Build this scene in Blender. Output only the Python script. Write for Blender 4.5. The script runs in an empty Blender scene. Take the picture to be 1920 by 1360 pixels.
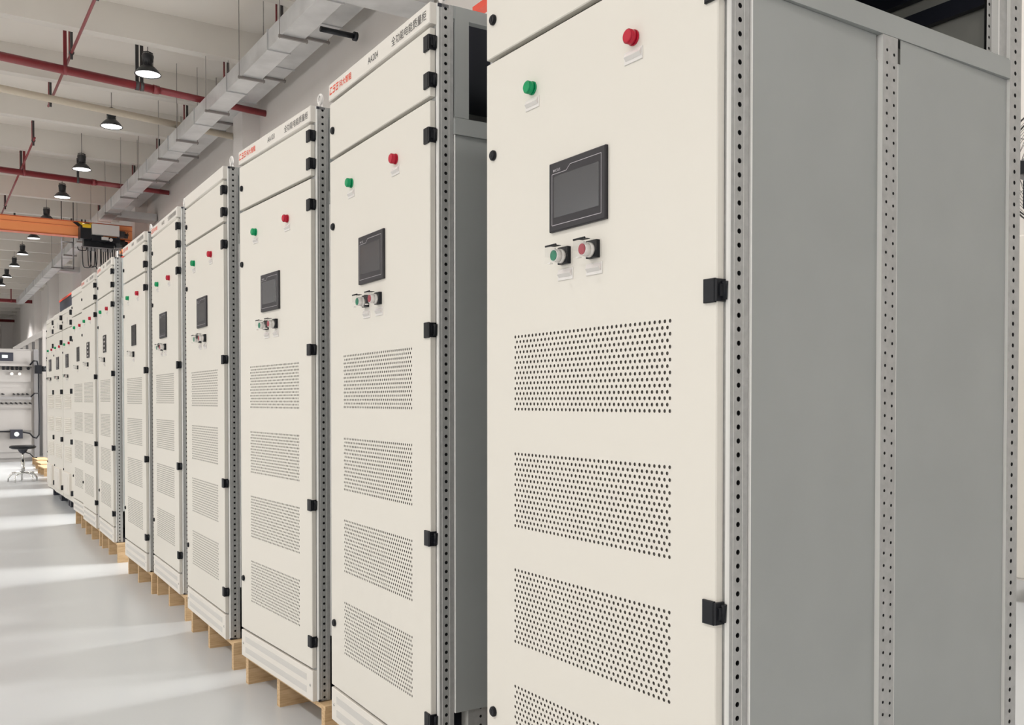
import bpy, math, random
from math import sin, cos, radians as R, pi
from mathutils import Vector
random.seed(4)
S = bpy.context.scene
COL = S.collection

# ------------------------------------------------------------------ camera
cam = bpy.data.cameras.new('camera')
cam.lens = 32.36; cam.sensor_width = 36; cam.sensor_fit = 'HORIZONTAL'
cam.shift_y = 0.0525; cam.clip_start = 0.05; cam.clip_end = 300
co = bpy.data.objects.new('camera', cam); COL.objects.link(co)
co.location = (0, 0, 1.245)
co.rotation_euler = (R(90 - 0.9615), 0, R(-33.347))
S.camera = co
# ------------------------------------------------------------------ light
S.view_settings.view_transform = 'Standard'; S.view_settings.look = 'None'
S.view_settings.exposure = -1.6; S.view_settings.gamma = 1.0
S.view_settings.use_curve_mapping = False
S.cycles.max_bounces = 8; S.cycles.diffuse_bounces = 4; S.cycles.glossy_bounces = 3
S.cycles.transmission_bounces = 3; S.cycles.transparent_max_bounces = 6
S.cycles.caustics_reflective = False; S.cycles.caustics_refractive = False
S.cycles.sample_clamp_indirect = 4.0
w = bpy.data.worlds.new('sky'); S.world = w; w.use_nodes = True
bg = w.node_tree.nodes['Background']
bg.inputs[0].default_value = (0.92, 0.95, 1.0, 1); bg.inputs[1].default_value = 1.0

def area(name, loc, rot, sx, sy, power, col=(1, 1, 1), spread=180):
    l = bpy.data.lights.new(name, 'AREA'); l.shape = 'RECTANGLE'; l.size = sx; l.size_y = sy
    l.energy = power; l.color = col; l.spread = R(spread)
    o = bpy.data.objects.new(name, l); COL.objects.link(o); o.location = loc; o.rotation_euler = rot
    return o
DAY = (0.97, 0.99, 1.0)
LEFT_WIN = [(-5.0, 5.2), (1.4, 5.2), (7.8, 5.2), (14.2, 5.2), (22, 5.2), (31, 5.2), (40, 5.2), (52, 5.2), (64, 5.2), (76, 5.2), (88, 5.2)]
for yc, wd in LEFT_WIN:          # daylight entering through the windows of the left wall
    area('daylight_left', (-15.85, yc, 4.3), (0, R(-90), 0), 6.2, wd, {-5.0: 530, 1.4: 375, 7.8: 196, 14.2: 174}.get(yc, 238), DAY)
for xc in (-6.5, -0.5, 4.2):     # unseen windows added behind the camera to light the cabinet sides
    area('near_fill', (xc, -7.9, 3.6), (R(90), 0, 0), 4.4 if xc < 4 else 3.4, 4.2, 16, (0.95, 0.99, 1.0))
RIGHT_DOOR = [(4.25, 1.4), (6.8, 2.9), (12.2, 5.6), (17.6, 4.4)]
for yc, wd in RIGHT_DOOR:        # glazed doors of the right wall
    area('daylight_right', (6.38 + 0.011 * yc, yc, 1.5), (0, R(90), 0), 2.5, wd - .2, 310 * wd, (1.0, 0.985, 0.95), 80)

# ------------------------------------------------------------------ materials
MAT = {}
def mat(name, col, rough=.5, metal=0., spec=.5, noise=None, bump=None, emit=None, alpha=None, coat=0.):
    m = bpy.data.materials.new(name); m.use_nodes = True; nt = m.node_tree
    b = nt.nodes['Principled BSDF']
    b.inputs['Base Color'].default_value = (*col, 1); b.inputs['Roughness'].default_value = rough
    b.inputs['Metallic'].default_value = metal; b.inputs['Specular IOR Level'].default_value = spec
    b.inputs['Coat Weight'].default_value = coat
    tc = nt.nodes.new('ShaderNodeTexCoord')
    if noise:
        sc, col2, stretch = noise[0], noise[1], (noise[2] if len(noise) > 2 else (1, 1, 1))
        mp = nt.nodes.new('ShaderNodeMapping'); mp.inputs['Scale'].default_value = stretch
        nt.links.new(tc.outputs['Object'], mp.inputs[0])
        n = nt.nodes.new('ShaderNodeTexNoise'); n.inputs['Scale'].default_value = sc; n.inputs['Detail'].default_value = 5
        nt.links.new(mp.outputs[0], n.inputs['Vector'])
        r = nt.nodes.new('ShaderNodeValToRGB'); r.color_ramp.elements[0].position = .35; r.color_ramp.elements[1].position = .65
        r.color_ramp.elements[0].color = (*col, 1); r.color_ramp.elements[1].color = (*col2, 1)
        nt.links.new(n.outputs['Fac'], r.inputs[0]); nt.links.new(r.outputs[0], b.inputs['Base Color'])
    if bump:
        n2 = nt.nodes.new('ShaderNodeTexNoise'); n2.inputs['Scale'].default_value = bump[0]
        nt.links.new(tc.outputs['Object'], n2.inputs['Vector'])
        bp = nt.nodes.new('ShaderNodeBump'); bp.inputs['Strength'].default_value = bump[1]; bp.inputs['Distance'].default_value = bump[2]
        nt.links.new(n2.outputs['Fac'], bp.inputs['Height']); nt.links.new(bp.outputs[0], b.inputs['Normal'])
    if emit:
        b.inputs['Emission Color'].default_value = (*emit[0], 1); b.inputs['Emission Strength'].default_value = emit[1]
    if alpha is not None: b.inputs['Alpha'].default_value = alpha
    MAT[name] = m
    return m
mat('cream', (.80, .765, .695), .38, bump=(900, .08, .0004))
mat('cream_header', (.82, .78, .72), .4)
mat('galv', (.39, .39, .38), .45, .3, noise=(60, (.45, .45, .44)), bump=(250, .1, .0004))
mat('galv_panel', (.35, .365, .355), .55, .15, noise=(5, (.37, .385, .375)), bump=(400, .1, .0004))
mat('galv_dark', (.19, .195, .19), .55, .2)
mat('edge_highlight', (.86, .85, .82), .35)  # bright highlight of the lit metal folds, put into the colour
mat('hole_shade', (.20, .185, .165), .7)  # shade inside the vent holes, painted as a darker wall colour
mat('back_zinc', (.48, .475, .43), .6)
mat('black', (.008, .009, .012), .42, spec=.22)
mat('hole_black', (.006, .006, .007), .8)
mat('bezel', (.030, .028, .032), .48, spec=.28)
mat('screen', (.062, .063, .068), .16, spec=.5)
mat('screen_black', (.010, .010, .012), .25)
mat('line_grey', (.42, .40, .42), .5)
mat('filter', (.40, .37, .33), .9, noise=(260, (.22, .20, .18)))
mat('red_lens', (.43, .008, .03), .25, spec=.3)
mat('green_lens', (.0, .27, .10), .25, spec=.3)
mat('red_cap', (.34, .03, .05), .4)
mat('green_cap', (.0, .19, .10), .4)
mat('white_plastic', (.82, .79, .76), .3)
mat('label_white', (.86, .81, .79), .25)
mat('clear', (.6, .6, .58), .06, alpha=.035)
mat('chrome', (.75, .75, .74), .12, 1.)
mat('vent_grey', (.58, .56, .53), .7, noise=(700, (.68, .66, .63)))
mat('wood', (.66, .47, .27), .65, noise=(9, (.48, .31, .16), (1, 6, 14)))
mat('wood_end', (.74, .58, .36), .7, noise=(40, (.62, .45, .26)))
mat('floor', (.62, .64, .655), .24, spec=.5, noise=(.6, (.65, .67, .685)), bump=(1.2, .06, .01))
mat('wall', (.86, .81, .77), .8, noise=(1.5, (.875, .83, .79)))
mat('column', (.82, .78, .75), .75)
mat('beam', (.74, .70, .645), .85, noise=(.8, (.77, .73, .67)))
mat('slab', (.86, .81, .745), .9, noise=(.5, (.88, .83, .765)))
mat('pipe_red', (.155, .013, .017), .42)
mat('pipe_cream', (.72, .64, .52), .5)
mat('strut_black', (.025, .023, .024), .5)
mat('duct', (.50, .50, .50), .38, .35, noise=(1.6, (.64, .64, .64)))
mat('rod', (.20, .18, .17), .5, .3)
mat('orange', (1.0, .36, .13), .42)
mat('orange_dark', (.52, .10, .03), .45)
mat('orange_red', (.72, .075, .04), .45)
mat('yellow', (.85, .55, .02), .45)
mat('navy', (.018, .02, .032), .5)
mat('red_text', (.72, .075, .03), .5)
mat('dark_text', (.03, .03, .03), .5)
mat('lamp_black', (.008, .009, .012), .4)
mat('lamp_glow', (.9, .9, .9), .5, emit=((1, .97, .95), 14))
mat('window_glow', (.9, .92, .95), .3, emit=((1.0, .97, .93), 2.2))
mat('window_frame', (.5, .5, .5), .5)
mat('bench_grey', (.36, .345, .335), .5)
mat('bench_dark', (.22, .215, .22), .5)
mat('white_paint', (.80, .77, .74), .45)
mat('display_white', (.8, .85, .85), .3, emit=((.9, 1, 1), .6))
mat('bulb', (.9, .88, .85), .2, emit=((1, .97, .9), .6))

# ------------------------------------------------------------------ mesh helpers
class MB:
    def __init__(s): s.v = []; s.f = []; s.m = []; s.s = []
    def face(s, pts, m=0, sm=False):
        i = len(s.v); s.v += [tuple(p) for p in pts]; s.f.append(tuple(range(i, i + len(pts)))); s.m.append(m); s.s.append(sm)
    def box(s, x0, x1, y0, y1, z0, z1, m=0):
        i = len(s.v)
        s.v += [(x0, y0, z0), (x1, y0, z0), (x1, y1, z0), (x0, y1, z0), (x0, y0, z1), (x1, y0, z1), (x1, y1, z1), (x0, y1, z1)]
        for q in ((0, 3, 2, 1), (4, 5, 6, 7), (0, 1, 5, 4), (1, 2, 6, 5), (2, 3, 7, 6), (3, 0, 4, 7)):
            s.f.append(tuple(i + k for k in q)); s.m.append(m); s.s.append(False)
        return s
    def plate(s, xf, xb, y0, y1, z0, z1, b=.002, m=0, front=True):
        """upright plate facing -x with a bevelled front edge"""
        A = [(xf, y0 + b, z0 + b), (xf, y1 - b, z0 + b), (xf, y1 - b, z1 - b), (xf, y0 + b, z1 - b)]
        B = [(xf + b, y0, z0), (xf + b, y1, z0), (xf + b, y1, z1), (xf + b, y0, z1)]
        Cc = [(xb, y0, z0), (xb, y1, z0), (xb, y1, z1), (xb, y0, z1)]
        if front: s.face(A, m)
        for k in range(4):
            l = (k + 1) % 4
            s.face([A[k], B[k], B[l], A[l]], m); s.face([B[k], Cc[k], Cc[l], B[l]], m)
        if front: s.face(Cc, m)
        return s
    def cyl(s, p0, p1, r0, r1=None, n=16, m=0, caps=(True, True), mcap=None):
        p0 = Vector(p0); p1 = Vector(p1); r1 = r0 if r1 is None else r1
        d = (p1 - p0).normalized(); a = d.orthogonal().normalized(); b = d.cross(a)
        i = len(s.v)
        for p, r in ((p0, r0), (p1, r1)):
            for k in range(n):
                t = 2 * pi * k / n; s.v.append(tuple(p + (a * cos(t) + b * sin(t)) * r))
        for k in range(n):
            l = (k + 1) % n
            s.f.append((i + k, i + l, i + n + l, i + n + k)); s.m.append(m); s.s.append(True)
        mc = m if mcap is None else mcap
        if caps[0]: s.f.append(tuple(i + k for k in reversed(range(n)))); s.m.append(mc); s.s.append(False)
        if caps[1]: s.f.append(tuple(i + n + k for k in range(n))); s.m.append(mc); s.s.append(False)
        return s
    def tube(s, pts, r, n=8, m=0, closed=False):
        pts = [Vector(p) for p in pts]; N = len(pts); i = len(s.v); up = None
        for k, p in enumerate(pts):
            a = pts[(k - 1) % N] if (closed or k > 0) else p
            c = pts[(k + 1) % N] if (closed or k < N - 1) else p
            d = (c - a).normalized()
            if up is None: up = d.orthogonal().normalized()
            up = (up - d * up.dot(d)).normalized(); b = d.cross(up)
            for q in range(n):
                t = 2 * pi * q / n; s.v.append(tuple(p + (up * cos(t) + b * sin(t)) * r))
        for k in range(N if closed else N - 1):
            for q in range(n):
                l = (q + 1) % n; k2 = (k + 1) % N
                s.f.append((i + k * n + q, i + k * n + l, i + k2 * n + l, i + k2 * n + q)); s.m.append(m); s.s.append(True)
        if not closed:
            s.f.append(tuple(i + q for q in reversed(range(n)))); s.m.append(m); s.s.append(False)
            s.f.append(tuple(i + (N - 1) * n + q for q in range(n))); s.m.append(m); s.s.append(False)
        return s
    def lathe(s, prof, c=(0, 0, 0), n=24, m=None):
        """profile of (r, z[, material]) around a vertical axis"""
        i = len(s.v)
        for r, z, *_ in prof:
            for k in range(n):
                t = 2 * pi * k / n; s.v.append((c[0] + r * cos(t), c[1] + r * sin(t), c[2] + z))
        for j in range(len(prof) - 1):
            mm = prof[j + 1][2] if len(prof[j + 1]) > 2 else (m or 0)
            for k in range(n):
                l = (k + 1) % n
                s.f.append((i + j * n + k, i + j * n + l, i + (j + 1) * n + l, i + (j + 1) * n + k)); s.m.append(mm); s.s.append(True)
        return s
    def holes(s, mp, cells, r, depth, n=8, m=0, mh=0, squash=1.0):
        """perforated cells: (a0,a1,b0,b1[,ca,cb]) with a hole in each; mp(a,b,d) maps to 3-D"""
        ang = [2 * pi * (k + .5) / n for k in range(n)]
        for a0, a1, b0, b1, *c in cells:
            ca, cb = c if c else ((a0 + a1) / 2, (b0 + b1) / 2)
            ring = [(ca + r * squash * cos(t), cb + r * sin(t)) for t in ang]
            i = len(s.v)
            for a, b in ring: s.v.append(mp(a, b, 0))
            for a, b in ring: s.v.append(mp(a, b, depth))
            for a, b in ((a1, b1), (a0, b1), (a0, b0), (a1, b0)): s.v.append(mp(a, b, 0))
            k0 = i + 2 * n; q = n // 4
            for c4 in range(4):
                arc = [i + (c4 * q + t) % n for t in range(q)]
                s.f.append((k0 + c4, *reversed(arc))); s.m.append(m); s.s.append(False)
                nxt = i + ((c4 + 1) * q) % n
                s.f.append((k0 + c4, k0 + (c4 + 1) % 4, nxt, arc[-1])); s.m.append(m); s.s.append(False)
            for t in range(n):
                l = (t + 1) % n
                s.f.append((i + t, i + l, i + n + l, i + n + t)); s.m.append(mh); s.s.append(True)
    def mesh(s, name, mats):
        me = bpy.data.meshes.new(name); me.from_pydata(s.v, [], s.f)
        for k in mats: me.materials.append(MAT[k])
        me.polygons.foreach_set('material_index', s.m); me.polygons.foreach_set('use_smooth', s.s); me.update()
        return me
CACHE = {}
def cached(key, fn):
    if key not in CACHE: CACHE[key] = fn()
    return CACHE[key]
def link(name, me, parent=None, loc=None, rotz=0., label=None):
    o = bpy.data.objects.new(name, me); COL.objects.link(o)
    if parent is not None: o.parent = parent
    if loc is not None: o.location = loc
    if rotz: o.rotation_euler = (0, 0, rotz)
    if label: o['label'] = label
    return o
def tag(o, label=None, cat=None, group=None, kind=None):
    if label: o['label'] = label
    if cat: o['category'] = cat
    if group: o['group'] = group
    if kind: o['kind'] = kind
    return o
def empty(name, loc, label, cat, group=None, rotz=0.):
    o = bpy.data.objects.new(name, None); COL.objects.link(o); o.location = loc; o.rotation_euler = (0, 0, rotz)
    o.empty_display_size = .1
    return tag(o, label, cat, group)
def struct(name, mb, mats):
    o = link(name, mb.mesh(name, mats)); o['kind'] = 'structure'; return o
def BX(x, y): return (x + .011 * y, y - .011 * x)     # hall axes are turned 0.63 deg against the cabinet row
BR = -.011
def text_mesh(name, body, height, width=None, bold=0., m='dark_text', shear=0., cjk=False):
    """lettering as a flat mesh facing -x, left end at y = 0 and running towards -y"""
    c = bpy.data.curves.new(name, 'FONT'); c.body = body; c.size = 1.0; c.offset = bold; c.shear = shear
    c.resolution_u = 3
    o = bpy.data.objects.new(name, c); COL.objects.link(o)
    bpy.context.view_layer.update()
    me = bpy.data.meshes.new_from_object(o.evaluated_get(bpy.context.evaluated_depsgraph_get()))
    bpy.data.objects.remove(o)
    xs = [v.co.x for v in me.vertices]; ys = [v.co.y for v in me.vertices]
    if not xs: return me
    x0, y0 = min(xs), min(ys); sy = height / (max(ys) - y0); sx = (width / (max(xs) - x0)) if width else sy
    for v in me.vertices:
        v.co = (0, -(v.co.x - x0) * sx, (v.co.y - y0) * sy)
    me.materials.clear(); me.materials.append(MAT[m]); me.name = name
    return me

# ------------------------------------------------------------------ hall
def bstruct(name, mb, mats):
    o = struct(name, mb, mats); o.rotation_euler = (0, 0, BR); return o
XL, XR, YN, YF, ZS = -16.0, 6.42, -8.0, 100.0, 8.645
bstruct('floor', MB().box(XL, XR + .4, YN, YF, -.1, 0), ['floor'])
bstruct('ceiling', MB().box(XL, XR + .4, YN, YF, ZS, ZS + .2), ['slab'])
def wall_with_openings(name, axis, pos, th, a0, a1, z1, ops, m='wall'):
    mb = MB()
    def bx(u0, u1, z0, zz1):
        if u1 - u0 < 1e-4 or zz1 - z0 < 1e-4: return
        if axis == 'y': mb.box(pos, pos + th, u0, u1, z0, zz1)
        else: mb.box(u0, u1, pos, pos + th, z0, zz1)
    u = a0
    for o0, o1, oz0, oz1 in sorted(ops):
        bx(u, o0, 0, z1); bx(o0, o1, 0, oz0); bx(o0, o1, oz1, z1); u = o1
    bx(u, a1, 0, z1)
    return bstruct(name, mb, [m])
def glazing(name, axis, pos, u0, u1, z0, z1, nv, nh):
    """lit frosted pane with its frame bars"""
    mb = MB()
    def bx(a, b, c, d, p0, p1, m):
        if axis == 'y': mb.box(pos + p0, pos + p1, a, b, c, d, m)
        else: mb.box(a, b, pos + p0, pos + p1, c, d, m)
    bx(u0, u1, z0, z1, -.01, .01, 0)
    t = .03
    for k in range(nv + 1):
        q = u0 + (u1 - u0) * k / nv; bx(max(u0, q - t), min(u1, q + t), z0, z1, -.04, .04, 1)
    for k in range(nh + 1):
        q = z0 + (z1 - z0) * k / nh; bx(u0, u1, max(z0, q - t), min(z1, q + t), -.045, .045, 1)
    return bstruct(name, mb, ['window_glow', 'window_frame'])
wall_with_openings('wall_left', 'y', XL - .25, .25, YN, YF, ZS, [(y - d / 2, y + d / 2, 1.1, 7.5) for y, d in LEFT_WIN])
for k, (y, d) in enumerate(LEFT_WIN): glazing('window_%d' % (k + 1), 'y', XL - .12, y - d / 2, y + d / 2, 1.1, 7.5, 4, 4)
wall_with_openings('wall_near', 'x', YN - .25, .25, XL, XR + .4, ZS, [(-9, -4, 1.4, 5.8), (-3, 2, 1.4, 5.8), (2.4, 6, 1.4, 5.8)])
glazing('window_12', 'x', YN - .12, -9, -4, 1.4, 5.8, 4, 3); glazing('window_13', 'x', YN - .12, -3, 2, 1.4, 5.8, 4, 3); glazing('window_15', 'x', YN - .12, 2.4, 6, 1.4, 5.8, 3, 3)  # unseen glowing panes, added to light the side panels
wall_with_openings('wall_right', 'y', XR, .3, YN, YF, ZS, [(y - d / 2, y + d / 2, .0, 2.8) for y, d in RIGHT_DOOR] + [(90, 98, 5.6, 7.6)])
glazing('window_14', 'y', XR + .1, 90, 98, 5.6, 7.6, 4, 1)
for k, (y, d) in enumerate(RIGHT_DOOR): glazing('door_%d' % (k + 1), 'y', XR + .15, y - d / 2, y + d / 2, 0, 2.8, 4, 2)
wall_with_openings('wall_far', 'x', YF, .3, XL, XR + .4, ZS, [])
beams_y = [18.5 + 3.2 * k for k in range(-8, 26)]
for y in beams_y:
    bstruct('ceiling_beam', MB().box(XL, XR, y, y + .25, 8.045, ZS), ['beam'])
for y0, y1, x0 in ((-4, -3.3, 6.05), (8.4, 9.1, 6.05), (20.4, 21.1, 6.03), (32.5, 33.2, 6.03), (44.6, 47.4, 6.03), (56, 56.9, 5.95), (64.6, 74, 6.03), (86, 87, 5.6)):
    bstruct('wall_column', MB().box(x0, XR, y0, y1, 0, ZS), ['column'])
bstruct('ceiling_girder', MB().box(XR - .3, XR, YN, YF, 8.2, ZS), ['beam'])

# ------------------------------------------------------------------ high bay lamps
def lamp_body():
    mb = MB().lathe([(.0, .40), (.10, .40), (.115, .36), (.105, .30), (.105, .27), (.085, .24), (.09, .17), (.13, .15), (.19, .09), (.25, .005), (.25, 0), (.235, 0), (.13, .12), (0, .12)], n=28)
    mb.tube([(-.09, 0, .38), (-.09, 0, .43), (0, 0, .455), (.09, 0, .43), (.09, 0, .38)], .012, 6)
    for k in range(14):
        t = 2 * pi * k / 14; mb.box(.098 * cos(t) - .004, .098 * cos(t) + .004, .098 * sin(t) - .004, .098 * sin(t) + .004, .18, .37)
    return mb.mesh('lamp_housing', ['lamp_black'])
def lamp_lens(): return MB().lathe([(0, .004), (.15, .003), (.235, .012)], n=28).mesh('lamp_lens', ['lamp_glow'])
def lamp_cable(top): return MB().cyl((0, 0, .38), (0, 0, top), .009, n=6).mesh('lamp_cable', ['rod'])
lampY = [19.15, 23.24, 27.96, 32.11, 36.4, 40.84, 45.54, 49.74, 54.3, 58.4, 62.9, 67.3, 11.0, 15.0]
ORD = ['hanging nearest, just above the thick red pipe', 'second nearest, just under the cream pipe', 'third nearest, by the second red pipe',
       'fourth nearest, above the orange crane girder', 'hidden behind the orange crane girder', 'first one seen beneath the orange crane girder',
       'second one seen beneath the orange crane girder', 'third one seen beneath the orange crane girder', 'cut by the left edge of the photo',
       'far down the hall beyond the crane', 'farther still down the hall', 'farthest down the hall']
def spot(p, e=2300):
    l = bpy.data.lights.new('lamp_light', 'SPOT'); l.energy = e; l.color = (1, .975, .95); l.spot_size = R(125); l.spot_blend = .6; l.shadow_soft_size = .22
    o = bpy.data.objects.new('lamp_light', l); COL.objects.link(o); o.location = p
for k, y in enumerate(lampY[:12]):
    x, yy = BX(3.81, y)
    t = empty('high_bay_lamp', (x, yy, 7.645), 'black bell high bay lamp with glowing lens, ' + ORD[k], 'lamp', 'high bay lamps in a row under the ceiling')
    link('lamp_housing', cached('lh', lamp_body), t); link('lamp_lens', cached('ll', lamp_lens), t); link('lamp_cable', cached('lc%d' % (k == 5), lambda: lamp_cable(.4 if k == 5 else 1.0)), t)
    spot((x, yy, 7.60), 4000)
for x0 in (3.81, -4.2, -12.0):  # rows over the left half are unseen lamps added to fill the floor
    for y in (-1.5, 3.5, 7.2, 10.8, 14.4) if x0 > 0 else (-3.0, 3.5, 8, 13.5, 19, 24.5, 30, 37, 46, 56):
        x, yy = BX(x0, y)
        t = empty('high_bay_lamp', (x, yy, 7.645), 'black bell high bay lamp ' + ('above the nearest cabinets' if x0 > 0 else 'added unseen as fill over the open left half'), 'lamp', 'high bay lamps ' + ('above the nearest cabinets' if x0 > 0 else 'added over the open half of the hall'))
        link('lamp_housing', CACHE['lh'], t); link('lamp_lens', CACHE['ll'], t)
        spot((x, yy, 7.60), 1300 if x0 > 0 else 2300)

# ------------------------------------------------------------------ sprinkler pipes
def pipe_thing(name, label, cat, p0, p1, z, r, m, ps=None, r2=None, hangers=(), group=None):
    """pipe from p0 to p1 with an optional reducer at fraction ps and strap hangers at fractions"""
    t = empty(name, (p0[0], p0[1], z), label, cat, group)
    d = Vector((p1[0] - p0[0], p1[1] - p0[1], 0))
    mb = MB()
    if ps:
        q = d * ps
        mb.cyl((0, 0, 0), q, r, n=20).cyl(q, d, r2, n=20)
        link('pipe_run', mb.mesh('pipe_run', [m]), t)
        u = d.normalized() * .06
        link('reducer_coupling', MB().cyl(q - u, q + u, r * 1.12, r2 * 1.2, n=20).mesh('reducer_coupling', [m]), t)
    else:
        link('pipe_run', mb.cyl((0, 0, 0), d, r, n=20).mesh('pipe_run', [m]), t)
    for f, mm in hangers:
        q = d * f
        h = MB(); rr = r * 1.1
        h.box(q.x - .03, q.x + .03, q.y - .02, q.y + .02, rr, ZS - z)
        h.cyl(q - Vector((.035, 0, 0)), q + Vector((.035, 0, 0)), rr, n=18)
        link('pipe_hanger', h.mesh('pipe_hanger', [mm]), t)
    return t
def lerp_pipe(a, b, x): return (x, a[1] + (b[1] - a[1]) * (x - a[0]) / (b[0] - a[0]))
a, b = (1.48, 19.27), (6.66, 19.92); p0 = lerp_pipe(a, b, -9.9); L = 6.66 + 9.9
pipe_thing('sprinkler_pipe', 'thick red sprinkler main crossing the ceiling under the nearest lamp', 'pipe', p0, (6.64, 19.92), 7.545, .082, 'pipe_red', (4.30 + 9.9) / L, .07,
           [((2.60 + 9.9) / L, 'pipe_red'), ((3.93 + 9.9) / L, 'strut_black'), ((4.02 + 9.9) / L, 'strut_black')], 'red sprinkler mains')
a, b = (2.19, 28.68), (6.67, 29.09); p0 = lerp_pipe(a, b, -9.9)
pipe_thing('sprinkler_pipe', 'red sprinkler main just above the orange crane, second from the camera', 'pipe', p0, (6.7, 29.09), 7.545, .082, 'pipe_red', (4.55 + 9.9) / L, .07,
           [((2.75 + 9.9) / L, 'pipe_red'), ((4.12 + 9.9) / L, 'strut_black')], 'red sprinkler mains')
pipe_thing('sprinkler_pipe', 'dark red sprinkler main far off, ending at the tall white column', 'pipe', (-9.5, 66.0), (7.25, 65.8), 7.545, .11, 'pipe_red', None, None, [(.9, 'pipe_red')], 'red sprinkler mains')
pipe_thing('sprinkler_pipe', 'farthest dark red sprinkler main at the left edge behind the column', 'pipe', (-9, 82.2), (7.2, 82.4), 7.545, .11, 'pipe_red', None, None, [(.93, 'pipe_red')], 'red sprinkler mains')
a, b = (1.625, 21.09), (6.57, 21.90); p0 = lerp_pipe(a, b, -14)
pipe_thing('drain_pipe', 'cream painted pipe crossing under the ceiling beams to the wall column', 'pipe', p0, (6.57, 21.90), 7.495, .075, 'pipe_cream')
def branch(label, x0, ya, yb, z, hangs):
    """thin branch pipe running along the hall with upright sprinkler stubs and strap hangers"""
    A = BX(x0, ya); B = BX(x0, yb)
    t = empty('branch_pipe', (A[0], A[1], z), label, 'pipe', 'thin red branch pipes')
    d = Vector((B[0] - A[0], B[1] - A[1], 0))
    link('pipe_run', MB().cyl((0, 0, 0), d, .026, n=12).mesh('pipe_run', ['pipe_red']), t)
    for yy in hangs:
        q = d * ((yy - ya) / (yb - ya))
        link('pipe_hanger', MB().box(q.x - .022, q.x + .022, q.y - .02, q.y + .02, -.12, min(.62, ZS - z)).cyl(q - Vector((0, .03, 0)), q + Vector((0, .03, 0)), .045, n=12).mesh('pipe_hanger', ['strut_black']), t)
        q = d * ((yy + .28 - ya) / (yb - ya))
        link('sprinkler_head', MB().cyl(q, q + Vector((0, 0, .52)), .018, n=8).cyl(q + Vector((0, 0, .52)), q + Vector((0, 0, .6)), .024, .004, n=8).mesh('sprinkler_head', ['pipe_red']), t)
branch('thin red branch pipe over the thick main at upper left', 2.43, 9.0, 22.7, 7.745, [13.5, 16.0, 19.0, 22.3])
branch('thin red branch pipe behind the cream pipe, left of the third lamp', 2.43, 25.6, 44.0, 7.745, [25.9, 29.2, 35, 41])
branch('thin red branch pipe running along the left of the air duct', 5.30, 12.5, 38.0, 7.70, [15.6, 18.9, 22.3, 25.3, 28.6, 34.8])

# ------------------------------------------------------------------ air ducts
def duct(label, x0, x1, y0, y1, z0, z1, seams, hang, extra=None, hanger_to=ZS):
    A = BX(x0, y0)
    t = empty('air_duct', (A[0], A[1], z0), label, 'duct', None, BR)
    wd, ln, h = x1 - x0, y1 - y0, z1 - z0
    link('duct_run', MB().box(0, wd, 0, ln, 0, h).mesh('duct_run', ['duct']), t)
    for s_ in seams:
        q = s_ - y0; link('duct_flange', cached('fl%g%g' % (wd, h), lambda: MB().box(-.02, wd + .02, -.012, .012, -.02, h + .02).mesh('duct_flange', ['duct'])), t, (0, q, 0))
    for s_ in hang:
        q = s_ - y0
        m = MB().box(-.06, wd + .06, q - .02, q + .02, -.045, -.002)
        for xx in (-.04, wd + .04): m.cyl((xx, q, -.06), (xx, q, hanger_to - z0), .006, n=6)
        link('trapeze_hanger', m.mesh('trapeze_hanger', ['rod']), t)
    for nm, bx in (extra or []):
        link(nm, MB().box(*bx).mesh(nm, ['duct']), t)
    return t
duct('galvanized air duct hung nearest under the beams, with a side elbow', 4.83, 5.19, 11.95, 62.0, 6.995, 7.30, [12.6, 14.9, 17.3, 19.7, 22.1, 24.5, 27, 29.6, 32, 35, 38, 41, 44, 48, 52, 56],
     [14.2, 16.38, 18.63, 21.07, 22.92, 25.3, 27.8, 30.4, 33.2, 36.4, 40, 44], [('duct_elbow', (.36, 1.50, 0, .62, 0, .305)), ('duct_branch', (.36, 1.55, 18.9, 19.5, -.02, .2)), ('duct_branch', (.36, 1.5, 33, 33.6, -.02, .2))])
duct('galvanized air duct higher up beside the wall, behind the other duct', 5.80, 6.15, 13.2, 34.0, 7.665, 7.99, [15, 17.4, 19.8, 22.2, 24.6, 27, 29.4], [15.7, 18.05, 21.5, 24.9, 28.2])
t = empty('capped_pipe', (5.78, 14.55, 7.40), 'short black capped pipe end sticking out from the duct', 'pipe')
link('pipe_run', MB().cyl((0, 0, 0), (.62, -.02, 0), .045, n=16).mesh('pipe_run', ['black']), t)
link('flange_cap', MB().cyl((.58, -.02, 0), (.64, -.02, 0), .075, n=16).mesh('flange_cap', ['black']), t)

# ------------------------------------------------------------------ overhead crane
gy, gz0, gz1 = 31.3, 6.345, 6.80
cr = empty('overhead_crane', (*BX(-9.0, gy), gz0), 'orange overhead crane girder spanning the hall with hazard stripes', 'crane', None, BR)
GL = 14.72
g = MB(); h = gz1 - gz0
g.box(0, GL, 0, .02, 0, h * .64); g.box(0, GL, .0, .30, 0, .02); g.box(0, GL, .28, .30, 0, h); g.box(0, GL, .0, .30, h - .02, h)
g.box(0, GL, -.015, .02, h * .66, h - .03); g.box(0, GL, -.03, .30, h * .64, h * .66, 1); g.box(0, GL, -.03, .31, h - .03, h + .0, 1); g.box(0, GL, -.03, .31, -.015, .0, 1)
link('girder', g.mesh('girder', ['orange', 'orange_dark']), cr)
st = MB()
for k, xx in enumerate((12.98, 13.14, 13.30, 13.46)):
    st.face([(xx, -.032, h - .03), (xx + .16, -.032, h - .03), (xx + .16 + .42, -.032, h - .36), (xx + .42, -.032, h - .36)], 0 if k % 2 == 0 else 1)
link('hazard_stripe', st.mesh('hazard_stripe', ['black', 'yellow']), cr)
tm = text_mesh('girder_lettering', '15101149 36', .13, .8)
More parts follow.
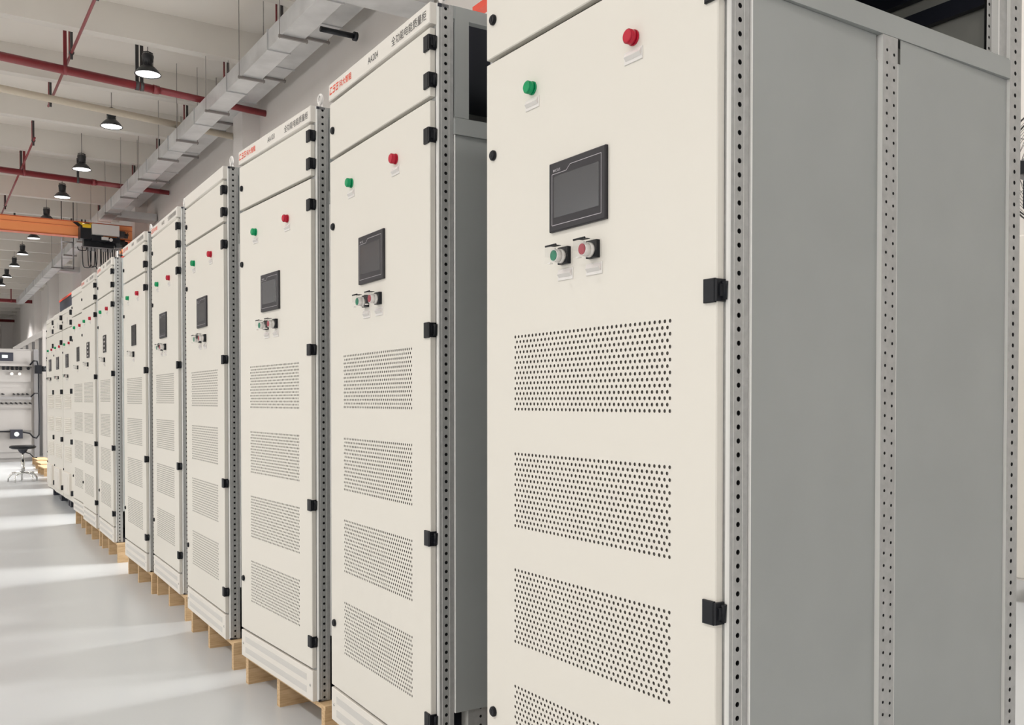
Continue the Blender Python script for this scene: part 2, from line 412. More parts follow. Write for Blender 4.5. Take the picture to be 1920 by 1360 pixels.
o = link('girder_lettering', tm, cr, (13.82, -.036, h - .33)); o.rotation_euler = (0, R(6), R(90))
end = MB().box(GL - .1, GL + .06, .31, 1.6, -.20, .30).box(GL - .02, GL + .14, .31, 1.6, -.235, -.20)
link('end_carriage', end.mesh('end_carriage', ['orange']), cr)
for xx in (11.4, 12.95, 13.24, 13.34):
    link('top_clamp', MB().box(xx, xx + .05, .1, .15, h, h + .09).mesh('top_clamp', ['strut_black']), cr)
ho = empty('electric_hoist', (4.50, 30.95, 6.05), 'black electric hoist trolley with a white box under the orange girder', 'hoist', None, BR)
link('trolley_body', MB().box(-.02, .62, -.25, .25, .15, .54).box(.10, .95, -.1, .25, -.07, .22).box(.62, 1.34, -.1, .25, .02, .16).box(.30, 1.1, -.3, .0, .10, .24).mesh('trolley_body', ['black']), ho)
link('control_box', MB().box(.29, 1.06, -.42, -.26, .28, .60).box(.30, 1.05, -.425, -.42, .29, .59).mesh('control_box', ['white_plastic']), ho)
link('warning_cover', MB().box(.04, .27, -.30, -.1, .48, .56).cyl((.04, -.22, .55), (.27, -.22, .55), .06, n=12).mesh('warning_cover', ['yellow']), ho)
link('motor_drum', MB().cyl((1.0, 0, .10), (1.28, 0, .10), .14, n=18).cyl((1.28, 0, .10), (1.36, 0, .10), .10, n=18).mesh('motor_drum', ['strut_black']), ho)
link('drum_cover', MB().box(1.08, 1.25, -.22, .1, .3, .48).cyl((1.25, -.06, .36), (1.36, -.06, .36), .07, n=12).mesh('drum_cover', ['strut_black']), ho)
link('hook_block', MB().box(.56, .76, -.36, -.3, .14, .23).cyl((.83, -.36, .16), (.83, -.29, .16), .05, n=12).mesh('hook_block', ['white_plastic']), ho)
fest = empty('cable_track', (4.50, 30.75, 5.93), 'row of black festoon cable loops hanging below the hoist', 'cable', None, BR)
link('track_rail', MB().box(.0, 1.15, -.02, .02, .0, .04).box(.2, .26, .1, .14, .0, .051).box(.2, .26, .0, .14, .0, .02).box(.8, .86, .1, .14, .0, .051).box(.8, .86, .0, .14, .0, .02).box(.17, .42, -.05, .05, -.09, .0).box(.6, .9, -.05, .05, -.08, .0).mesh('track_rail', ['bench_dark']), fest)
def loop(x0, x1, drop, y=0.):
    pts = []
    for k in range(17):
        u = k / 16; pts.append((x0 + (x1 - x0) * (u - .12 * sin(2 * pi * u)), y, -drop * (1 - (2 * u - 1) ** 4)))
    return pts
for x0, x1, dr, yy in ((.02, .30, .78, -.1), (.20, .42, .74, -.05), (.28, .50, .70, .0), (.46, .62, .78, .06), (.62, .76, .66, -.04), (.70, .86, .74, .04), (.82, .98, .62, -.06),
                       (.92, 1.05, .70, .02), (1.0, 1.16, .55, .05), (1.1, 1.26, .52, -.03), (1.12, 1.5, .22, -.12), (-.12, .16, .13, -.1)):
    link('cable_loop', MB().tube(loop(x0 * .9, x1 * .9, dr * .8, yy), .013, 6).mesh('cable_loop', ['black']), fest)
# runway beam along the right wall
A = BX(5.72, 27.0)
rb = empty('crane_runway', (A[0], A[1], 5.70), 'crane runway with orange red rail along the right wall, far behind the cabinets', 'crane rail', None, BR)
link('rail_flange', MB().box(0, .16, 0, 22.7, .33, .41).mesh('rail_flange', ['orange_red']), rb)
link('rail_web', MB().box(.03, .13, 0, 22.7, -.12, .33).mesh('rail_web', ['navy']), rb)
for yy in (5.9, 17.9): link('wall_bracket', MB().box(.0, .5, yy - .12, yy + .12, -.3, -.12).mesh('wall_bracket', ['navy']), rb)
A = BX(5.78, 4.0)
rb = empty('wall_beam', (A[0], A[1], 6.03), 'short red steel beam high on the wall, glimpsed between the two nearest cabinets', 'beam', None, BR)
link('beam_body', MB().box(0, .12, 0, 5.9, .0, .08).mesh('beam_body', ['orange_red']), rb)
for yy in (1.0, 5.0): link('wall_bracket', MB().box(.0, .66, yy - .05, yy + .05, -.08, 0).mesh('wall_bracket', ['galv']), rb)
fr = empty('pipe_frame', (4.70, 36.6, 6.0), 'dark rectangular hanging frame left of the festoon cables', 'frame')
for nm, bx in (('frame_side', (0, .04, 0, .04, 0, .95)), ('frame_side', (.38, .42, 0, .04, 0, .95)), ('frame_bar', (0, .42, 0, .04, 0, .04)), ('frame_bar', (0, .42, 0, .04, .95, .99)),
               ('frame_rod', (0.0, .03, .01, .03, .95, ZS - 6.0)), ('frame_rod', (.39, .42, .01, .03, .95, ZS - 6.0))):
    link(nm, MB().box(*bx).mesh(nm, ['strut_black']), fr)

# ------------------------------------------------------------------ cabinets
# local axes of a cabinet: x = into the cabinet, y = away from the camera along the front, z = up from its base
W = .788
BLOCKS = (1.260, .984, .709, .4315)
PV = .5269 / 37; PH = .170 / 14
def main_door_mesh():
    mb = MB(); b = .002; y0, y1, z0, z1 = .012, W - .002, .124, 1.934
    mb.plate(0, .017, y0, y1, z0, z1, b, 0, front=False)
    a0, a1 = .1313 - PV / 2, .1313 + 37 * PV + PV / 2
    F = lambda u0, u1, w0, w1: mb.face([(0, u0, w0), (0, u0, w1), (0, u1, w1), (0, u1, w0)], 0)
    F(y0 + b, a0, z0 + b, z1 - b); F(a1, y1 - b, z0 + b, z1 - b)
    zt = z1 - b
    for tp in BLOCKS:
        F(a0, a1, tp + PH / 2, zt)
        for j in range(15):
            c = tp - j * PH
            if j % 2 == 0:
                cells = [(a0 + i * PV, a0 + (i + 1) * PV, c - PH / 2, c + PH / 2) for i in range(38)]
            else:
                cells = [(a0 + (i + .5) * PV, a0 + (i + 1.5) * PV, c - PH / 2, c + PH / 2) for i in range(37)]
                F(a0, a0 + PV / 2, c - PH / 2, c + PH / 2); F(a1 - PV / 2, a1, c - PH / 2, c + PH / 2)
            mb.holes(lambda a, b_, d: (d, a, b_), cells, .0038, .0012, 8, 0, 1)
        zt = tp - 14 * PH - PH / 2
    F(a0, a1, z0 + b, zt)
    return mb.mesh('main_door', ['cream', 'hole_shade'])
def louvre_door_mesh():
    mb = MB().plate(0, .017, .032, W - .008, .02, 1.965, .002)
    for top in (1.23, .95, .63):
        for j in range(8):
            z = top - j * .0225
            mb.face([(0, .15, z), (-.010, .15, z - .014), (-.010, .62, z - .014), (0, .62, z)]); mb.face([(-.010, .15, z - .014), (0, .15, z - .016), (0, .62, z - .016), (-.010, .62, z - .014)])
            mb.face([(0, .15, z), (-.010, .15, z - .014), (0, .15, z - .016)]); mb.face([(0, .62, z), (-.010, .62, z - .014), (0, .62, z - .016)])
    return mb.mesh('main_door', ['cream'])
def filter_mesh(): return MB().box(0, .002, 0, .55, 0, .195).mesh('vent_filter', ['filter'])
def upper_door_mesh(): return MB().plate(0, .017, .012, W - .002, 1.946, 2.132, .002).mesh('upper_door', ['cream'])
def header_mesh(): return MB().plate(-.003, .018, .007, W, 2.142, 2.2, .0025).mesh('header_panel', ['cream_header'])
def kick_mesh(): return MB().plate(0, .018, .010, W - .001, .0, .114, .002).mesh('kick_plate', ['cream_header'])
def strip_mesh(): return MB().box(0, .001, .065, .738, 0, .024).mesh('vent_strip', ['vent_grey'])
def screw_mesh(): return MB().cyl((0, 0, 0), (-.002, 0, 0), .005, n=10).mesh('screw', ['chrome'])
def hinge_mesh():
    mb = MB(); z = .0215
    mb.plate(-.006, 0, .001, .029, -z, z, .0015)
    mb.box(-.005, .017, -.005, .0, -z * .93, z * .93)
    mb.box(.000, .017, -.008, -.005, -z * .5, z * .5, 0)
    mb.cyl((.0125, -.005, -z * .75), (.013, -.007, z * .75), .006, n=10)
    return mb.mesh('hinge', ['black'])
def outer_hinge_mesh(): return MB().plate(-.027, .0, .0, .034, -.028, .028, .003).cyl((-.012, -.004, -.024), (-.012, -.004, .024), .009, n=10).mesh('hinge', ['black'])
def lock_mesh():
    mb = MB().cyl((0, 0, 0), (-.005, 0, 0), .0125, n=20).cyl((-.005, 0, 0), (-.008, 0, 0), .0125, .0095, n=20)
    mb.box(-.0086, -.0078, -.002, .002, -.006, .006)
    return mb.mesh('lock', ['black'])
def lamp_mesh(c):
    mb = MB().cyl((0, 0, 0), (-.004, 0, 0), .0155, n=24).cyl((-.004, 0, 0), (-.017, 0, 0), .0145, n=24)
    mb.cyl((-.017, 0, 0), (-.0195, 0, 0), .0145, .0115, n=24).cyl((-.0195, 0, 0), (-.0195, 0, .0), .0115, .001, n=24)
    mb.tube([(-.0175, .0128 * cos(2 * pi * k / 24), .0128 * sin(2 * pi * k / 24)) for k in range(24)], .0007, 4, 1, True)
    return mb.mesh('indicator_lamp', [c, 'red_cap' if c == 'red_lens' else 'green_cap'])
def label_mesh():
    mb = MB().plate(-.0025, 0, -.027, .027, -.0125, .0125, .0008, 1)
    mb.face([(-.0028, -.024, .010), (-.0085, -.024, .001), (-.0085, .022, .001), (-.0028, .022, .010)], 0)
    mb.face([(-.0085, -.024, .001), (-.0028, -.024, -.006), (-.0028, .022, -.006), (-.0085, .022, .001)], 1)
    mb.face([(-.0028, -.024, .010), (-.0085, -.024, .001), (-.0028, -.024, -.006)], 0); mb.face([(-.0028, .022, .010), (-.0085, .022, .001), (-.0028, .022, -.006)], 0)
    return mb.mesh('label_holder', ['label_white', 'white_plastic'])
def button_base(): return MB().plate(-.012, 0, -.0175, .0165, -.0185, .0185, .002).mesh('button_base', ['black'])
def button_ring(c):
    mb = MB().cyl((-.012, 0, -.002), (-.020, 0, -.002), .0155, n=24, m=1).cyl((-.020, 0, -.002), (-.033, 0, -.002), .0138, n=24, m=1)
    mb.cyl((-.033, 0, -.002), (-.0345, 0, -.002), .0112, n=24, m=0)
    return mb.mesh('button_head', [c, 'white_plastic'])
def button_guard():
    mb = MB().box(-.043, -.0415, -.019, .019, -.019, .016, 0).box(-.043, -.010, -.019, -.018, -.004, .018, 0).box(-.043, -.010, .018, .019, -.004, .018, 0)
    mb.box(-.043, -.010, -.019, .019, .017, .0185, 0).cyl((-.041, -.019, .0185), (-.041, .019, .0185), .0022, n=8, m=1).box(-.034, -.022, -.012, .012, .0186, .0196, 1)
    mb.box(-.046, -.038, -.005, .005, -.0215, -.019, 2)
    return mb.mesh('button_guard', ['clear', 'black', 'white_plastic'])
def bezel_mesh():
    mb = MB().plate(-.0085, 0, -.098, .098, -.0755, .0755, .0022)
    return mb.mesh('bezel', ['bezel'])
def screen_mesh(): return MB().box(-.0089, -.008, -.0785, .0785, -.046, .045).mesh('display', ['screen'])
def outline_mesh():
    t = .0007; mb = MB(); P = [(.086, -.062), (-.086, -.062), (-.086, .061), (.020, .061), (.034, .050), (.086, .050)]
    n = len(P)
    for k in range(n):
        (ya, za), (yb, zb) = P[k], P[(k + 1) % n]; dx, dz = yb - ya, zb - za; L_ = math.hypot(dx, dz); nx, nz = -dz / L_ * t, dx / L_ * t
        mb.face([(-.0087, ya + nx, za + nz), (-.0087, yb + nx, zb + nz), (-.0087, yb - nx, zb - nz), (-.0087, ya - nx, za - nz)])
    return mb.mesh('bezel_outline', ['line_grey'])
def meter_mesh(): return MB().plate(-.006, 0, -.075, .075, -.07, .07, .0015).mesh('meter_face', ['screen_black'])
def meter_digits():
    mb = MB()
    for r in range(4):
        z = .052 - r * .034
        for k in range(3): mb.box(-.0066, -.006, .018 - k * .022, .030 - k * .022, z - .008, z + .006)
    return mb.mesh('meter_digits', ['label_white'])
YS = (.0015, .0, -.0015)
def post_mesh(kind):
    mb = MB(); H = 2.2
    if kind == 'front':
        z0, z1 = 0.0, H
        mb.face([(.018, .045, z0), (.018, .0075, z0), (.018, .0075, z1), (.018, .045, z1)])
        mb.face([(.018, .0075, z0), (.0195, .0035, z0), (.0195, .0035, z1), (.018, .0075, z1)], 2, True)
        mb.face([(.0195, .0035, z0), (.023, YS[0], z0), (.023, YS[0], z1), (.0195, .0035, z1)], 2, True)
        mb.face([(.023, YS[0], z0), (.031, YS[0], z0), (.031, YS[0], z1), (.023, YS[0], z1)])
        mb.face([(.031, YS[0], z0), (.031, YS[1], z0), (.031, YS[1], z1), (.031, YS[0], z1)], 2)
        mb.holes(lambda a, b, d: (a, YS[1] + d, b), [(.031, .053, k * .025, (k + 1) * .025, .043, k * .025 + .0125) for k in range(88)], .0048, .004, 12, 0, 1)
        mb.face([(.053, YS[1], z0), (.053, YS[2], z0), (.053, YS[2], z1), (.053, YS[1], z1)], 2)
        mb.face([(.053, YS[2], z0), (.066, YS[2], z0), (.066, YS[2], z1), (.053, YS[2], z1)])
        mb.face([(.066, YS[2], z0), (.066, .04, z0), (.066, .04, z1), (.066, YS[2], z1)])
        mb.face([(.066, .04, z0), (.018, .04, z0), (.018, .04, z1), (.066, .04, z1)])
        mb.box(.020, .064, .006, .038, z1 - .002, z1); mb.box(.032, .055, .006, .007, z0, z1, 1)
    elif kind == 'rear':
        x0, x1, ys = .914, .962, -.0105
        mb.holes(lambda a, b, d: (a, ys + d, b), [(.922, .951, k * .025, (k + 1) * .025, .937, k * .025 + .0125) for k in range(88)], .0048, .004, 12, 0, 1)
        for xa, xb in ((x0, .922), (.951, x1)): mb.face([(xa, ys, 0), (xb, ys, 0), (xb, ys, H), (xa, ys, H)])
        mb.face([(x0, ys, 0), (x0, .03, 0), (x0, .03, H), (x0, ys, H)], 2); mb.face([(x1, ys, 0), (x1, .03, 0), (x1, .03, H), (x1, ys, H)])
        mb.box(.918, .958, -.003, -.002, 0, H, 1)
        # inner perforated flange seen through the open top of the side
        mb.holes(lambda a, b, d: (a, .012 + d, b), [(.856, .876, k * .025, (k + 1) * .025) for k in range(74, 88)], .0038, .003, 8, 0, 1)
        mb.box(.876, .880, -.004, .014, 1.85, H, 2); mb.box(.856, .876, .016, .018, 1.85, H, 1); mb.box(.880, .916, -.002, .018, 1.85, H)
    elif kind == 'mid':
        x0, x1, ys, z1 = .440, .489, -.0115, 1.8455; xm = .4645
        mb.holes(lambda a, b, d: (a, ys + d, b), [(x0, xm, k * .0254, (k + 1) * .0254, .454, k * .0254 + .0127) for k in range(72)], .0034, .004, 8, 0, 1)
        mb.holes(lambda a, b, d: (a, ys + d, b), [(xm, x1, k * .0254 - .006, (k + 1) * .0254 - .006, .477, k * .0254 + .0067) for k in range(1, 72)], .0034, .004, 8, 0, 1)
        mb.face([(x0, ys, 1.8288), (xm, ys, 1.8288), (xm, ys, z1), (x0, ys, z1)]); mb.face([(xm, ys, 1.8228), (x1, ys, 1.8228), (x1, ys, z1), (xm, ys, z1)])
        mb.face([(xm, ys, 0), (x1, ys, 0), (x1, ys, .0194), (xm, ys, .0194)])
        mb.face([(x0, ys, 0), (x0, .02, 0), (x0, .02, z1), (x0, ys, z1)], 2); mb.face([(x1, ys, 0), (x1, .02, 0), (x1, .02, z1), (x1, ys, z1)])
        mb.box(x0 + .002, x1 - .002, .0, .001, 0, z1, 1)
    else:
        x0, x1 = (.018, .066) if kind == 'front_left' else (.923, .971)
        mb.box(x0, x1, .755, .797, 0, H)
    return mb.mesh('corner_post', ['galv', 'hole_black', 'edge_highlight'])
def inner_post_mesh():
    mb = MB(); x0, x1 = .115, .175
    mb.holes(lambda a, b, d: (a, .005 + d, b), [(x0, x1, k * .025, (k + 1) * .025, .155, k * .025 + .0125) for k in range(1, 10)], .0042, .004, 8, 0, 1)
    mb.face([(x0, .005, .03), (x0, .045, .03), (x0, .045, .25), (x0, .005, .25)], 2); mb.box(x0 + .002, x1, .012, .013, .03, .25, 1)
    return mb.mesh('inner_post', ['galv', 'hole_black', 'edge_highlight'])
def rail_mesh(kind):
    mb = MB()
    if kind == 'side':
        z0, z1, ys = 1.846, 1.893, -.0120
        mb.box(.066, .914, ys, .02, z0, z1 - .006); mb.box(.066, .914, ys + .004, .02, z1 - .006, z1)
    elif kind == 'top': mb.box(.066, .914, -.003, .02, 2.165, 2.2)
    elif kind == 'rear': mb.box(.925, .95, .03, .77, 2.12, 2.198).box(.93, .95, .03, .77, 2.045, 2.085)
    elif kind == 'bottom': mb.box(.066, .923, .0, .03, 0, .03)
    return mb.mesh('frame_rail', ['galv_panel' if kind in ('side', 'top') else 'navy'])
def panel_mesh(kind):
    mb = MB()
    if kind in 'ab':
        x0, x1, ya, yb = (.0675, .4395, -.0065, -.0005) if kind == 'a' else (.491, .9125, -.0105, -.0035)
        z0, z1 = .24, 1.8455
        zn = z1 - .05; n0, n1 = (x0 + .0015, x1 - .006) if kind == 'a' else (x0 + .008, x1)
        def fy(x): return ya + (yb - ya) * (x - x0) / (x1 - x0)
        mb.face([(x0 + .0015, ya, z0), (x1, yb, z0), (x1, yb, zn), (x0 + .0015, ya, zn)])
        mb.face([(n0, fy(n0), zn), (n1, fy(n1), zn), (n1, fy(n1), z1), (n0, fy(n0), z1)])
        zl = z1 if kind == 'a' else zn
        mb.face([(x0, .006, z0), (x0, ya + .0015, z0), (x0, ya + .0015, zl), (x0, .006, zl)], 1)
        mb.face([(x0, ya + .0015, z0), (x0 + .0015, ya, z0), (x0 + .0015, ya, zl), (x0, ya + .0015, zl)], 1)
        mb.face([(x1, yb, z0), (x1, .006, z0), (x1, .006, zn), (x1, yb, zn)])
        mb.face([(x0, ya, z0), (x1, yb, z0), (x1, .006, z0), (x0, .006, z0)])
    elif kind == 'left': mb.box(.066, .923, .79, .796, 0, 2.2)
    elif kind == 'back': mb.box(.955, .97, .03, .77, 0, 2.2)
    elif kind == 'backlow': mb.box(.955, .97, .03, .77, 0, 1.84)
    elif kind == 'top': mb.box(.02, .968, .0, .79, 2.19, 2.199)
    elif kind == 'base': mb.box(.02, .968, .0, .79, .0, .006)
    elif kind == 'cover': mb.box(.070, .113, -.005, .004, 1.895, 2.196)
    return mb
def eye_mesh():
    mb = MB().tube([(.04, .014 + .017 * cos(2 * pi * k / 16), .03 + .017 * sin(2 * pi * k / 16)) for k in range(16)], .005, 8, 0, True).cyl((.04, .014, 0), (.04, .014, .013), .008, n=10)
    return mb.mesh('lifting_eye', ['white_paint'])
def strokes(mb, pts, t, z0, y0, sc, sk):
    """thick open polyline for the block letters of the logo; (0..1) box scaled, slanted"""
    for (a, b), (c, d) in zip(pts, pts[1:]):
        dx, dy = c - a, d - b; L_ = math.hypot(dx, dy); ex, ey = dx / L_ * t / 2, dy / L_ * t / 2; nx, ny = -ey, ex
        q = [(a - ex + nx, b - ey + ny), (c + ex + nx, d + ey + ny), (c + ex - nx, d + ey - ny), (a - ex - nx, b - ey - ny)]
        mb.face([(0, y0 - (x * .92 + y * sk) * sc, z0 + y * sc) for x, y in q])
def logo_mesh():
    mb = MB(); sc = .024; t = .2
    strokes(mb, [(.9, .92), (.12, .92)], t, 0, 0, sc, .22); strokes(mb, [(.12, .66), (.12, .08), (.9, .08)], t, 0, 0, sc, .22)
    strokes(mb, [(.95, .92), (.2, .92)], t, 0, -.029, sc, .22); strokes(mb, [(.15, .56), (.88, .56), (.88, .08), (.1, .08)], t, 0, -.029, sc, .22)
    strokes(mb, [(.95, .92), (.12, .92)], t, 0, -.058, sc, .22); strokes(mb, [(.12, .62), (.12, .08), (.9, .08), (.9, .56), (.5, .56)], t, 0, -.058, sc, .22)
    tx = text_mesh('tmp', '科大智能', .0245, .108, .012, 'red_text')
    n = len(mb.v)
    for v in tx.vertices: mb.v.append((0, v.co.y - .094, v.co.z - .001))
    for p in tx.polygons: mb.f.append(tuple(n + i for i in p.vertices)); mb.m.append(0); mb.s.append(False)
    return mb.mesh('logo_lettering', ['red_text'])
def filterbox_mesh():
    return MB().plate(-.028, 0, .17, .60, .08, .33, .004).box(-.032, -.027, .23, .54, .12, .29).mesh('filter_box', ['cream_header'])
def plate_mesh(): return MB().box(-.002, 0, .36, .42, 2.02, 2.09).mesh('name_plate', ['vent_grey'])

def button(t, y, z, c, guard=True):
    g_ = link('push_button', cached('bb', button_base), t, (0, y, z))
    link('button_head', cached('bh' + c, lambda: button_ring(c)), g_)
    link('button_guard', cached('bg', button_guard), g_)
def touch_panel(t, y, z):
    s_ = link('touch_screen', cached('bz', bezel_mesh), t, (0, y, z))
    link('display', cached('sc', screen_mesh), s_); link('bezel_outline', cached('ol', outline_mesh), s_)
    link('bezel_lettering', cached('mc', lambda: text_mesh('bezel_lettering', 'MCGS', .0058, .026, .01, 'line_grey')), s_, (-.0088, .0815, .0545))
def cabinet(X, Y, rot, zb, label, code=None, title=True, blank=False, face='touch', buttons=2, detail=True, louvre=False, full_back=False, group='cream control cabinets in one long row'):
    t = empty('control_cabinet', (X, Y, zb), label, 'cabinet', group, R(rot))
    # frame
    for k in ('front', 'rear', 'front_left', 'rear_left'): link('corner_post', cached('post' + k, lambda: post_mesh(k)), t)
    link('middle_post', cached('postmid', lambda: post_mesh('mid')), t)
    link('inner_post', cached('ip', inner_post_mesh), t)
    for k in ('side', 'top', 'rear', 'bottom'): link('frame_rail', cached('rail' + k, lambda: rail_mesh(k)), t)
    for k, nm, mm in (('a', 'side_panel', 'galv_panel'), ('b', 'side_panel', 'galv_panel'), ('left', 'side_panel', 'galv_dark'), ('back' if full_back else 'backlow', 'back_panel', 'back_zinc'), ('top', 'top_panel', 'navy'), ('base', 'base_panel', 'navy'), ('cover', 'cover_strip', 'galv_panel')):
        link(nm, cached('pan' + k, lambda: panel_mesh(k).mesh(nm, [mm, 'edge_highlight'])), t)
    if not louvre:
        d = link('main_door', cached('md', main_door_mesh), t)
        for tp in BLOCKS: link('vent_filter', cached('vf', filter_mesh), d, (.0042, .12, tp - .182))
        hz = (1.840, 1.306, .730, .222)
    else:
        d = link('main_door', cached('ld', louvre_door_mesh), t); hz = (1.83, 1.25, .69, .12)
        link('filter_box', cached('fb', filterbox_mesh), t)
    for z in hz: link('hinge', cached('hgo', outer_hinge_mesh) if louvre else cached('hg', hinge_mesh), d, (0, .012, z))
    for z in (1.707, .345): link('lock', cached('lk', lock_mesh), d, (0, .753, z))
    if not louvre:
        u = link('upper_door', cached('ud', upper_door_mesh), t); uz = (2.092, 1.990); lz = 2.035
        hd = link('header_panel', cached('hp', header_mesh), t)
        k_ = link('kick_plate', cached('kp', kick_mesh), t)
        for z in (.068, .022): link('vent_strip', cached('vs', strip_mesh), k_, (-.0006, 0, z))
        for y in (.03, .762): link('screw', cached('sw', screw_mesh), k_, (0, y, .058))
        if not blank:
            link('logo_lettering', cached('lg', logo_mesh), hd, (-.0036, .779, 2.161))
            if code: link('code_lettering', cached('t' + code, lambda: text_mesh('code_lettering', code, .021, .078)), hd, (-.0036, .438, 2.161))
            if title: link('title_lettering', cached('title', lambda: text_mesh('title_lettering', '全功能电能质量柜', .027, .232)), hd, (-.0036, .258, 2.157))
        link('lifting_eye', cached('ey', eye_mesh), t, (0, 0, 2.2))
    else:
        u = link('upper_door', cached('ud2', lambda: MB().plate(0, .017, .032, W - .008, 1.975, 2.142, .002).mesh('upper_door', ['cream'])), t); uz = (2.12, 2.01); lz = 2.06
        link('name_plate', cached('np', plate_mesh), u)
        link('header_panel', cached('hp2', lambda: MB().plate(0, .02, 0, W, 2.150, 2.2, .003).mesh('header_panel', ['cream_header'])), t)
    for z in uz: link('hinge', cached('hgo', outer_hinge_mesh) if louvre else cached('hg', hinge_mesh), u, (0, .012, z))
    link('lock', cached('lk', lock_mesh), u, (0, .753, lz))
    dz = 0 if not louvre else -.03
    for y, c in ((.586, 'green_lens'), (.236, 'red_lens')):
        link('indicator_lamp', cached('il' + c, lambda: lamp_mesh(c)), t, (0, y, 1.823 + dz))
        link('label_holder', cached('lb', label_mesh), t, (0, y, 1.788 + dz))
    if face == 'touch': touch_panel(t, .413, 1.557 if not louvre else 1.60)
    else:
        s_ = link('meter_panel', cached('mt', meter_mesh), t, (0, .385, 1.553))
        if face == 'digits': link('meter_digits', cached('dg', meter_digits), s_)
    bs = ((.459, 'green_cap'), (.359, 'red_cap')) if buttons == 2 else ((.40, 'white_plastic'),)
    for y, c in bs:
        button(t, y, 1.425, c); link('label_holder', cached('lb', label_mesh), t, (0, y, 1.385))
    return t
CABS = [
    (1.2017, 1.1538, 0.0, .1355, 'nearest cream cabinet at right, its grey galvanized side panels facing the camera', dict(blank=True, full_back=True)),
    (1.2034, 2.2271, -1.94, .134, 'cream cabinet headed AA204, with dark shaded side and touch screen', dict(code='AA204')),
    (1.2486, 3.2319, 1.93, .128, 'cream cabinet headed AA103 with touch screen, left of the one headed AA204', dict(code='AA103')),
    (1.2326, 4.2944, -1.62, .131, 'cream cabinet with a blank header strip, left of the one headed AA103', dict(blank=True)),
    (1.2879, 5.3878, -1.99, .143, 'cream cabinet with touch screen, directly left of the blank headed one', dict(code='AA102')),
    (1.2907, 6.2561, -1.06, .137, 'cream cabinet with a plain black meter panel instead of touch screen', dict(code='AA101', face='plain', buttons=1)),
    (1.3271, 7.6022, -1.80, .150, 'cream cabinet with white digits on black meter, standing before a wide gap', dict(code='AA201', face='digits', buttons=1)),
    (1.3550, 8.56, -1.0, .145, 'cream cabinet with white digits on black meter, left neighbour of the similar one', dict(code='AA202', face='digits', buttons=1)),
    (1.4000, 9.42, -.3, .145, 'narrow looking cream cabinet with plain black meter, tucked behind its neighbour', dict(blank=True, face='plain', buttons=1)),
    (1.535, 11.12, 0.0, .10, 'cream louvred cabinet on dark plinth, the nearer of the joined pair', dict(louvre=True)),
    (1.540, 11.94, 0.0, .10, 'cream louvred cabinet on dark plinth, the farther of the joined pair', dict(louvre=True)),
    (1.555, 12.76, 0.0, .10, 'cream louvred cabinet seen as a sliver beyond the joined pair', dict(louvre=True)),
    (1.76, 14.55, 0.0, .14, 'far cream cabinet set back on a pallet behind the stool', dict(blank=True)),
    (1.93, 15.75, 0.0, .14, 'farthest cream cabinet of the row, beside the grey test bench', dict(blank=True)),
]
for X, Y, rot, zb, lab, kw in CABS: cabinet(X, Y, rot, zb, lab, **kw)

# ------------------------------------------------------------------ pallets and plinths
def runner_mesh(): return MB().box(0, 1.02, 0, .03, 0, .105).mesh('runner', ['wood'])
def deck_mesh(): return MB().box(0, .22, 0, .85, 0, .016).mesh('deck_board', ['wood'])
def pallet(X, Y, rot, top, label, ends=(.795, .425, -.02)):
    p = empty('wooden_pallet', (X, Y, 0), label, 'pallet', 'wooden pallets under the cabinets', R(rot))
    for e in ends:
        r_ = link('runner', cached('rn', runner_mesh), p, (.02, e - .035, 0)); r_.scale = (1, 1, (top - .018) / .105)
    for k in range(4): link('deck_board', cached('db', deck_mesh), p, (.02 + k * .265, -.06, top - .018))
PN = ['nearest cabinet', 'cabinet headed AA204', 'cabinet headed AA103', 'blank headed cabinet', 'touch screen cabinet left of the blank headed one', 'plain black meter cabinet',
      'nearer cabinet with white digit meter', 'farther cabinet with white digit meter', 'narrow looking cabinet']
for k in range(9):
    X, Y, rot, zb = CABS[k][:4]
    pallet(X, Y, rot, zb - .001, 'light wooden pallet under the ' + PN[k])
for k in (12, 13):
    X, Y, rot, zb = CABS[k][:4]
    pallet(X, Y, rot, zb - .001, 'light wooden pallet under the ' + ('far set back cabinet behind the stool' if k == 12 else 'farthest cabinet of the row'))
for j, (X, Y) in enumerate(((1.86, 16.9), (1.95, 18.1), (2.03, 19.4))):
    pallet(X, Y, 0, .14, 'empty wooden pallet on the floor beyond the stool, ' + ('nearest of three', 'middle of three', 'farthest of three')[j])
for k in (9, 10, 11):
    X, Y, rot, zb = CABS[k][:4]
    pl = empty('cabinet_plinth', (X, Y, 0), 'dark navy steel plinth under the ' + ('nearer louvred cabinet', 'farther louvred cabinet', 'sliver of louvred cabinet')[k - 9], 'plinth', 'dark plinths')
    link('side_beam', MB().box(.06, .96, .02, .12, .0, .098).mesh('side_beam', ['navy']), pl)
    link('side_beam', MB().box(.06, .96, .66, .76, .0, .098).mesh('side_beam', ['navy']), pl)
    link('cross_beam', MB().box(.10, .18, .12, .66, .04, .098).mesh('cross_beam', ['navy']), pl)

